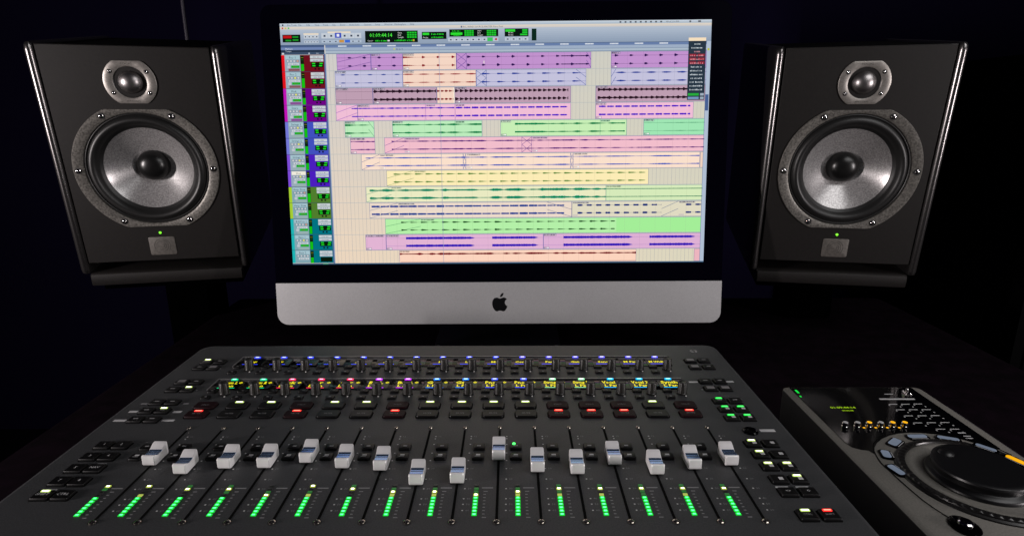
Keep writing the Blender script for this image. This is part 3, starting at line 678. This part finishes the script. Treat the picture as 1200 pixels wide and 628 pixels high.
def bursts(period, duty, ph=0, shape='decay', jit=.25, seed=3):
    def f(u):
        k = math.floor((u-ph)/period); t = ((u-ph)/period-k); r = random.Random(seed*977+int(k)); g = 1-jit*r.random()
        if t > duty: return .02
        t /= duty
        if shape == 'decay': return g*(1-t)**.8 if t > .12 else g*t/.12
        if shape == 'blob': return g*math.sin(PI*t)**.7
        return g
    return f
def noisef(seed, lo=.35, hi=1.0, sc=4.0, gap=0):
    def f(u):
        k = math.floor(u/sc); t = u/sc-k; a = random.Random(seed*7919+int(k)).random(); b_ = random.Random(seed*7919+int(k)+1).random()
        x = a*(1-t)+b_*t
        if gap and x < gap: return .08
        return lo+(hi-lo)*x
    return f
PU, PE, LA, MA, PK = (194, 146, 206), (244, 214, 196), (196, 194, 220), (190, 158, 178), (240, 190, 214)
# track 1
clip(1, 77, 124.8, PU, 0); clip(1, 124.8, 169.2, PU); clip(1, 169.2, 244, PE, 15); clip(1, 244, 431.4, PU, 0); clip(1, 459, 592, PU)
fade(1, 77, 124.8, (110, 70, 150)); xfade(1, 244, 258, (90, 60, 150)); fade(1, 425, 431.4, (90, 60, 150), True)
f1 = bursts(20.6, .26, 113, 'blob'); wave(1, 77, 169, (50, 25, 90), f1, 1.5); wave(1, 169.5, 188, (140, 15, 35), lambda u: max(.1, 1-(u-169.5)/18), 1.2); wave(1, 188, 244, (140, 15, 35), bursts(20.6, .24, 196, 'decay'), 2.3)
wave(1, 258, 430, (40, 15, 80), bursts(20.6, .25, 259, 'decay'), 2.4); wave(1, 390, 424, (40, 15, 80), lambda u: .4, 1.4); wave(1, 460, 566, (40, 15, 80), bursts(20.6, .28, 464, 'decay'), 2.2)
R(282, 52, 283, 55.5, (240, 235, 220), 8)
# track 2
clip(2, 73.5, 168.6, LA, 15); clip(2, 168.6, 271.2, PE, 15); clip(2, 271.2, 424.8, LA, 0); clip(2, 459.2, 592, LA, 0); xfade(2, 271.2, 285.6, (70, 95, 160)); fade(2, 410.6, 424.8, (70, 95, 160), True); fade(2, 459.4, 466, (70, 95, 160))
wave(2, 73.5, 168, (45, 70, 150), bursts(19, .4, 100, 'blob'), .9); wave(2, 169, 271, (150, 35, 50), bursts(22, .75, 168, 'blob'), .9); wave(2, 277, 424, (35, 60, 150), bursts(21, .62, 279, 'decay'), 1.5); wave(2, 463, 592, (35, 60, 150), bursts(21, .7, 466, 'blob'), 1.1)
# track 3
clip(3, 73.2, 125.8, MA, 17); clip(3, 125.8, 215.8, MA, 16); clip(3, 215.8, 240.4, PE, 0); clip(3, 240.4, 403.7, MA, 16); clip(3, 438.2, 592, MA, 16)
R(239.2, 87.6, 240.6, 108.6, (250, 240, 220), 4)
wave(3, 73.2, 125, (100, 60, 90), lambda u: 0.02, 1)
wave(3, 126.5, 215, (40, 20, 35), lambda u: max(bursts(8.6, .8, 127, 'decay')(u), .45*noisef(5)(u)), 3.0); wave(3, 216, 239, (130, 20, 30), bursts(5.6, .85, 216), 2.0); wave(3, 241, 400, (40, 18, 32), bursts(6.85, .9, 241, 'decay', .2), 2.9)
wave(3, 441, 566, (40, 18, 32), lambda u: max(bursts(7.4, .85, 441, 'decay')(u), .5*noisef(9)(u)), 2.9)
# track 4
clip(4, 72.8, 103.4, PK, 0); clip(4, 103.4, 403.7, PK, 16); clip(4, 438.3, 575.4, PK, 14); fade(4, 72.8, 103.4, (150, 80, 190)); 
for a in (199.2, 240.6): R(a, 110, a+.5, 131.5, (150, 80, 190), 4); R(a+1, 110.6, a+14, 113, (205, 170, 200), 5); blobs(a+2, a+13, 112.6, 1.5, (50, 40, 90), 6, 1.3, int(a))
wave(4, 95, 240, (85, 25, 190), noisef(4, .3, 1, 3), 1.15); wave(4, 241, 399, (75, 15, 195), bursts(11.3, .78, 242, 'flat'), 1.25); wave(4, 443, 571, (75, 15, 195), bursts(11.3, .8, 443, 'flat'), 1.2)
# track 5
GRN = (188, 236, 188)
clip(5, 84.3, 126, GRN, 14); clip(5, 151.7, 278.7, GRN, 14); clip(5, 304.6, 482.6, (200, 238, 182), 14); clip(5, 506, 592, (160, 230, 180), 14); fade(5, 118, 126, (70, 150, 110), True)
for a in (240, 444.8): R(a, 133, a+.5, 154, (90, 170, 130), 4); R(a+1, 133.4, a+14, 136, (150, 195, 160), 5); blobs(a+2, a+13, 135.6, 1.5, (40, 70, 60), 6, 1.3, int(a))
wave(5, 84.5, 120, (0, 125, 70), noisef(12, .1, 1, 6), 1.3); wave(5, 152, 278, (0, 130, 75), noisef(13, .1, 1, 6), 1.4); wave(5, 325, 480, (0, 130, 75), noisef(14, .05, 1, 7), 1.4); wave(5, 506, 592, (0, 120, 80), noisef(15, .05, .6, 9), .9)
# track 6
clip(6, 91.2, 126.4, (238, 188, 204), 20); clip(6, 139.7, 592, (242, 190, 204), 0); fade(6, 139.7, 167.6, (130, 90, 160)); xfade(6, 334.6, 348.5, (110, 70, 150))
for a in (167.6, 349): R(a+.5, 156.2, a+22, 158.8, (200, 165, 190), 5); blobs(a+1.5, a+21, 158.3, 1.5, (60, 40, 90), 6, 1.3, int(a)); R(a+.5, 174.2, a+8, 176.6, (205, 180, 195), 5); R(a+5.5, 174.7, a+7.4, 176, (245, 245, 245), 6)
wave(6, 92, 126, (90, 15, 120), noisef(21, .2, 1, 4), .95); wave(6, 150, 592, (85, 10, 120), noisef(22, .15, 1, 5), 1.0)
# track 7
clip(7, 106, 586.7, (250, 224, 204), 0); clip(7, 587, 592, (240, 210, 190), 0); fade(7, 106, 132.2, (120, 120, 160)); xfade(7, 251, 255, (110, 120, 170)); xfade(7, 403.5, 407.5, (110, 120, 170))
for a in (132.2, 256, 408): R(a+.5, 179, a+20, 181.6, (225, 208, 195), 5); blobs(a+1.5, a+19, 181.1, 1.5, (50, 55, 90), 6, 1.3, int(a)); R(a+.5, 197, a+8, 199.4, (225, 208, 195), 5); R(a+5.5, 197.5, a+7.4, 198.9, (250, 250, 250), 6)
wave(7, 112, 586, (45, 80, 185), noisef(31, .05, 1, 9), .95)
# track 8
clip(8, 141, 514.8, (252, 236, 182), 0); fade(8, 141, 180, (150, 165, 110)); R(181, 202, 197, 204.4, (215, 210, 160), 5); blobs(182, 196, 203.9, 1.5, (60, 70, 50), 6)
wave(8, 150, 510, (90, 135, 60), bursts(15.2, .85, 151, 'decay', .35), 1.4)
# track 9
clip(9, 110.8, 454.6, (234, 234, 194), 0); clip(9, 454.4, 592, (214, 234, 186), 0); fade(9, 110.8, 147.3, (110, 165, 140)); R(147.5, 225, 162, 227.4, (200, 205, 170), 5); blobs(148, 161, 226.9, 1.5, (40, 70, 60), 6); R(454.4, 225, 454.9, 246, (90, 165, 130), 5); R(455, 225, 476, 227.4, (190, 205, 165), 5); blobs(456, 475, 226.9, 1.5, (40, 70, 60), 6)
wave(9, 116, 454, (0, 135, 100), noisef(41, .12, 1, 7), 2.0); wave(9, 454, 592, (0, 120, 85), lambda u: .5, .9)
# track 10
clip(10, 114.9, 405.9, (236, 218, 202), 0); clip(10, 405.8, 592, (224, 218, 194), 0); fade(10, 114.9, 156, (110, 130, 160)); fade(10, 370.2, 405.8, (90, 110, 150), True); fade(10, 534.2, 558, (90, 110, 150)); R(405.8, 248, 406.3, 269, NV, 5)
for a in (156, 406.5, 558.5): R(a+.5, 247.9, a+24, 250.3, (195, 190, 185), 5); blobs(a+1.5, a+23, 249.8, 1.5, (40, 50, 90), 6, 1.3, int(a)); R(a+.5, 265.8, a+8, 268.2, (205, 198, 190), 5)
wave(10, 118, 395, (15, 60, 145), bursts(13.3, .9, 118, 'flat', .45), 1.5); wave(10, 414, 534, (15, 45, 120), bursts(13.3, .55, 414, 'flat', .3), 1.4); wave(10, 568, 592, (15, 45, 120), bursts(13.3, .6, 569, 'flat'), 1.4)
# track 11
clip(11, 136.8, 592, (180, 240, 168), 0); R(470, 271, 591.4, 290.8, (164, 238, 152), 2.2); fade(11, 136.8, 188, (90, 160, 110)); R(188.5, 270.8, 208, 273.2, (165, 205, 160), 5); blobs(189, 207, 272.7, 1.5, (30, 60, 40), 6)
wave(11, 160, 468, (15, 75, 30), bursts(15.2, .8, 188, 'decay', .5), 1.6)
# track 12
PK2 = (226, 180, 212)
clip(12, 107.5, 137.3, PK2, 26); clip(12, 137.3, 365, PK2, 18); clip(12, 365, 592, (222, 176, 212), 18)
for a, c_ in ((166.3, 266), (291, 358), (394, 494), (518, 584)): wave(12, a, c_, (45, 15, 180), (lambda a, c_: (lambda u: .95 if u < c_-6 else max(.05, (c_-u)/6)))(a, c_), 1.7, seed=int(a))
wave(12, 137, 592, (130, 90, 180), lambda u: 0, 1, .25)
# track 13
clip(13, 155.8, 499.4, (252, 212, 190), 0); clip(13, 582.8, 592, (236, 180, 190), 0); R(156.5, 316.4, 171, 318.8, (220, 190, 170), 5); blobs(157.5, 170, 318.3, 1.5, (70, 40, 40), 6)
wave(13, 156.5, 499, (120, 10, 25), noisef(61, .15, 1, 6), 1.6, lanes=(0,)); R(158, 332.4, 499, 332.8, (150, 80, 70), 7)
# playhead, scrollbars, floating palette
R(220, 31, 220.5, 334, (150, 155, 190), 8)
R(591, 28.6, 596.7, 334.5, (176, 190, 210), 6); R(591.4, 100, 595.8, 122, (70, 95, 145), 8); R(590.8, 40, 591.3, 334, (80, 105, 150), 8); R(592.2, 38, 595, 41, (190, 195, 60), 8)
R(0, 334, 596.7, 335.7, (60, 90, 120), 9); R(44, 334.1, 52, 335.5, (60, 150, 120), 10)
R(565.8, 23.8, 589.8, 28.2, (244, 222, 190), 9); R(565.8, 28.2, 590, 107.4, (40, 54, 68), 9)
v = 31
for k in range(14):
    if k in (2, 3, 4, 5): c = (215, 150, 160)
    else: c = (205, 215, 222)
    if k == 12: continue
    wd = 8 if k in (0, 2) else (16 if k in (1, 6, 9) else 18)
    if k in (3, 4, 5): R(567.5, v-.8, 577, v+2.6, (150, 30, 50), 9.5); R(579, v-.8, 588.5, v+2.6, (150, 30, 50), 9.5)
    blobs(578-wd/2, 578+wd/2, v+2.2, 2.0, c, 10, 1.9, 70+k); v += 5.1
R(567, 98.2, 582, 101.6, (40, 170, 60), 10); R(584, 98.2, 589, 101.6, (160, 175, 190), 10); R(567, 103.2, 582, 106.4, (120, 150, 190), 10); R(584, 103.2, 589, 106.4, (160, 175, 190), 10)
ms = bpy.data.materials.new('screen light'); ms.use_nodes = True; nt = ms.node_tree
for n in list(nt.nodes): nt.nodes.remove(n)
vc = nt.nodes.new('ShaderNodeVertexColor'); vc.layer_name = 'Col'; em = nt.nodes.new('ShaderNodeEmission'); out = nt.nodes.new('ShaderNodeOutputMaterial')
em.inputs['Strength'].default_value = 1.0
nt.links.new(vc.outputs['Color'], em.inputs['Color']); nt.links.new(em.outputs['Emission'], out.inputs['Surface'])
S.build('screen', ms, bez, colour=True)

# ------------------------------------------------------------------ studio monitors
def speaker(loc, R3, label, left):
    R3 = Matrix(R3); up = Vector((R3[0][2], R3[1][2], R3[2][2])); bk = Vector((R3[0][1], R3[1][1], R3[2][1]))
    base = Vector(loc)-up*177.3+bk*130
    t = thing('studio_speaker', label, 'speaker', tuple(base), 'pair of studio monitor speakers', R3)
    O = (0, -130, 177.3)
    # y axis points to the back; z up; baffle plane y = 0
    b = MB(); b.loft([vring(rr(-108, 108, -157, 167, 4, 3), 4), vring(rr(-108, 108, -157, 167, 4, 3), 262)], cap0=False); b.build('cabinet', M['cabinet'], t, O)
    b = MB(); q = lambda i: rr(-104.5+i, 104.5-i, -140+i, 168-i, 2.5, 3)
    angs = sorted([2*PI*k/96 for k in range(96)]+[math.atan2(z, x) % (2*PI) for x in (-104.5, 104.5) for z in (-140, 168)])
    def edge(a, i):
        c, s_ = math.cos(a), math.sin(a); ts = []
        if abs(c) > 1e-9: ts.append((104.5-i)/abs(c))
        if abs(s_) > 1e-9: ts.append(((168-i) if s_ > 0 else (140-i))/abs(s_))
        return (min(ts)*c, min(ts)*s_)
    b.loft([vring([edge(a, 0) for a in angs], 6), vring([edge(a, 0) for a in angs], 0), vring([edge(a, 1) for a in angs], -1.0),
            vring([(81*math.cos(a), 81*math.sin(a)) for a in angs], -1.0), vring([(81*math.cos(a), 81*math.sin(a)) for a in angs], 8)], cap0=False, cap1=False)
    b.build('baffle', M['baffle'], t, O, ang=8)
    for s in (-1, 1):
        b = MB(); prof = []
        for k in range(13):
            a = PI*(.5+k/12*.95) if s < 0 else PI*(.5-k/12*.95)
        # rounded front profile in x (width) and y (depth), lofted up in z with rounded top
        pr = [(105.6, 8), (106.0, 2.5), (107.2, -.4), (109.2, -2.4), (111.6, -3.2), (114.2, -2.6), (116.6, -.6), (118.2, 2.8), (119.2, 8), (120, 40), (119, 262), (105.6, 262)]
        rings = []
        for z, ins in ((-157, 3), (-155.5, 1), (-150, 0), (0, 0), (160, 0), (166, .8), (169.3, 3), (170, 5)):
            rings.append([(s*(x-(ins*.6 if x > 110 else -ins*.2)), y+(ins if y < 20 else 0), z) for x, y in (pr if s > 0 else pr[::-1])])
        b.loft(rings); b.build('side_cheek', M['cheek'], t, O)
    b = MB(); pr = [(8, -156.5), (2, -156.8), (-1.5, -158.6), (-3, -162), (-3.2, -171), (-2.2, -175.6), (1, -177.3), (262, -177.3), (262, -157)]
    b.loft([[(x, y+(abs(x) > 105)*1.5, z) for y, z in pr] for x in (-106.5, -105, 105, 106.5)]); b.build('base_plinth', M['baffle'], t, O)
    # woofer
    wf = bpy.data.objects.new('woofer', None); COL.objects.link(wf); wf.parent = t; wf.location = [c*MM for c in O]
    fl = []; n = 120; ih = []
    def flat(r, lim, i):
        a = 2*PI*i/n; x, z = r*math.cos(a), r*math.sin(a)
        if abs(z) > lim:
            z = math.copysign(lim, z)
        return x, z
    b = MB()
    fr = [(94.2, 85.0, 0), (94.4, 85.4, -2.2), (93.6, 84.8, -3.0), (83.5, 83.4, -3.0), (80.8, 80.8, -1.6), (80.0, 80.0, 2.0), (79.8, 79.8, 6)]
    b.loft([[(*flat(r, lm, i), y) for i in range(n)] for r, lm, y in fr], cap0=False, cap1=False)
    b.v = [(x, y, z) for x, z, y in b.v]
    b.build('flange', M['flange'], wf)
    b = MB(); b.lathe([(80.3, -.5), (78.4, .4), (76.5, -1.2), (74.5, 2.2), (71.5, 4.2), (68.5, 4.0), (65.6, 1.6), (63.4, -2.0), (61.8, -4.6), (59.5, -5.5), (58.5, -7)], 96, axis='y', cap0=False, cap1=False)
    b.build('surround', M['rubber'], wf)
    b = MB(); pr = []
    for k in range(15):
        t_ = k/14; r = 60.5-40.5*t_; pr.append((r, -5.2-26*(t_**.88)))
    b.lathe(pr, 96, axis='y', cap0=False, cap1=False); b.build('cone', M['cone'], wf)
    b = MB(); b.lathe([(22.3, -31.0), (22.1, -27), (21.3, -23.2), (19.6, -19.6), (17.0, -16.6), (13.5, -14.2), (9.5, -12.6), (5, -11.8), (.1, -11.5)], 64, axis='y', cap0=False); b.build('dust_cap', M['dust'], wf)
    s0 = MB(); s0.lathe([(4.6, -.1), (4.6, .35)], 24, axis='y', m=1); s0.lathe([(3.1, .3), (3.1, 1.2), (2.3, 1.9), (1.2, 2.0)], 20, axis='y', m=0); s0.lathe([(1.15, 1.95), (1.15, 2.1)], 6, axis='y', m=1)
    sc = None
    for k in range(6):
        a = math.radians(60*k); loc_ = (87.6*math.cos(a), -3.0, 87.6*math.sin(a))
        if sc is None: sc = s0.build('screw', [M['chrome'], M['screw_dark']], wf, loc_)
        else: copy(sc, wf, loc_)
    # tweeter
    tw = bpy.data.objects.new('tweeter', None); COL.objects.link(tw); tw.parent = t; tw.location = (0, O[1]*MM, (O[2]+121)*MM)
    b = MB(); n = 96
    fr = [(32.8, 28.0, -1), (32.8, 28.0, -2.4), (32.2, 27.4, -2.8), (21.6, 21.6, -2.8), (20.8, 20.8, -2.2), (20.6, 20.6, 3)]
    b.loft([[(*flat2(r, lm, i, n), y) for i in range(n)] for r, lm, y in fr], cap0=False, cap1=False)
    b.v = [(x, y, z) for x, z, y in b.v]
    pl_ = b.build('faceplate', M['tw_plate'], tw)
    b = MB(); b.text('FOCAL', 0, 23.2, -2.9, 2.6, plane='xz', sx=1.35, res=2); b.text('BERYLLIUM', 0, -25.6, -2.9, 2.0, plane='xz', sx=1.2, res=2); b.build('lettering', M['badge_line'], pl_)
    b = MB(); b.lathe([(20.8, 1.8), (19.0, .4), (17.6, -1.5), (16.6, -3.0)], 64, axis='y', cap0=False, cap1=True); b.build('waveguide', M['rubber'], tw)
    b = MB(); b.lathe([(16.2, -2.5), (15.9, -.8), (14.8, 2.2), (12.8, 5.2), (10, 7.6), (6.8, 9.2), (3.4, 10.1), (.1, 10.4)], 64, axis='y', cap0=False); b.build('dome', M['dome'], tw)
    s2_ = None
    for x, z in ((-22.3, 14), (22.3, 14), (-22.3, -14), (22.3, -14)):
        m_ = MB(); m_.lathe([(2.9, 2.75), (2.9, 3.0)], 16, axis='y', m=1); m_.lathe([(1.9, 2.9), (1.9, 3.6), (1.3, 4.2), (.7, 4.3)], 16, axis='y', m=0)
        if s2_ is None: s2_ = m_.build('screw', [M['chrome'], M['screw_dark']], tw, (x, 0, z))
        else: copy(s2_, tw, (x, 0, z))
    b = MB(); b.lathe([(1.7, .9), (1.7, 1.6), (1.0, 2.2), (.1, 2.3)], 16, (-.5, 0, -95.7), axis='y'); b.build('power_light', glow('speaker led', (120, 255, 40), 2.0), t, O)
    b = MB(); qq = rr(-18.2, 17.6, -131, -102.4, 2.5, 4); b.loft([vring(rr(-17.4, 16.8, -130.2, -103.2, 2, 4), -2.0), vring(qq, -1.6), vring(qq, -.9)], m=0)
    for k, r in enumerate((11, 8.2, 5.2, 2.6)):
        pts = [(-.3+r*math.cos(a), -116.5+r*math.sin(a)) for a in [math.radians(-40-k*35+x*13) for x in range(20-k)]]
        for a_, c_ in zip(pts[:-1], pts[1:]):
            d = math.hypot(c_[0]-a_[0], c_[1]-a_[1]); nx, nz = -(c_[1]-a_[1])/d*.35, (c_[0]-a_[0])/d*.35
            b.add([(a_[0]+nx, -2.05, a_[1]+nz), (c_[0]+nx, -2.05, c_[1]+nz), (c_[0]-nx, -2.05, c_[1]-nz), (a_[0]-nx, -2.05, a_[1]-nz)], [(0, 1, 2, 3)], 1)
    b.build('badge', [M['badge'], M['badge_line']], t, O)
    return t, base, R3
def flat2(r, lim, i, n):
    a = 2*PI*i/n; x, z = r*math.cos(a), r*math.sin(a)
    if abs(z) > lim: z = math.copysign(lim, z)
    return x, z
RL = ((0.97380675, -0.22451621, 0.03595655), (0.22734522, 0.96407153, -0.13740538), (-0.00381495, 0.14198084, 0.98986206))
RR = ((0.98026996, 0.19523749, -0.03087266), (-0.19756634, 0.97265698, -0.12208991), (0.00619199, 0.12578047, 0.99203878))
spk = [speaker((-469.215, 398.163, 189.674), RL, 'black two-way studio speaker standing left of the computer', True),
       speaker((539.782, 390.301, 187.135), RR, 'black two-way studio speaker standing right of the computer', False)]
for (t, base, R3), side in zip(spk, ('left', 'right')):
    st_ = thing('speaker_stand', 'black floor stand with tilted top plate under the %s speaker' % side, 'speaker stand', (base.x, base.y, -850), 'pair of speaker stands')
    e = R3.to_euler()
    b = MB(); b.box(-100, 100, -110, 110, -14, -.6); b.build('top_plate', M['stand'], st_, (0, 0, 850+base.z), rot=e)
    b = MB(); b.box(-35, 35, -35, 35, 20, 850+base.z-16); b.build('pole', M['stand'], st_)
    b = MB(); b.rbox(-150, 150, -150, 150, 0, 20, 10, 3); b.build('foot', M['stand'], st_)

# ------------------------------------------------------------------ things in the dark behind
def tube(pts, r, n=10):
    b = MB(); rings = []
    P_ = [Vector(p) for p in pts]
    for i, p in enumerate(P_):
        d = (P_[min(i+1, len(P_)-1)]-P_[max(i-1, 0)]).normalized(); a = d.cross(Vector((0, 1, 0)) if abs(d.y) < .8 else Vector((1, 0, 0))).normalized(); c = d.cross(a)
        rings.append([tuple(p+a*r*math.cos(2*PI*k/n)+c*r*math.sin(2*PI*k/n)) for k in range(n)])
    b.loft(rings); return b
cb_ = tube([(-640+6*math.sin(k*.5), 900, 1200-k*80) for k in range(12)], 4).build('cable', M['cable'])
cb_['label'] = 'thin dark cable hanging behind the left speaker'; cb_['category'] = 'cable'
rk = thing('equipment_rack', 'dark equipment rack standing in the shadow at the far right', 'rack', (1420, 950, -850))
b = MB(); b.box(-260, 260, -200, 250, 0, 1240); b.build('rack_case', M['rack'], rk)
for k in range(6):
    b = MB(); b.box(-235, 235, -206, -200.2, 560+k*110, 560+k*110+100, ch=0); p_ = b.build('rack_panel', M['rack'], rk)
    b = MB(); b.lathe([(9, 0), (9, 14), (7, 16)], 20, (150, -206.2, 610+k*110), axis='y'); b.build('dial', M['knob'], p_)
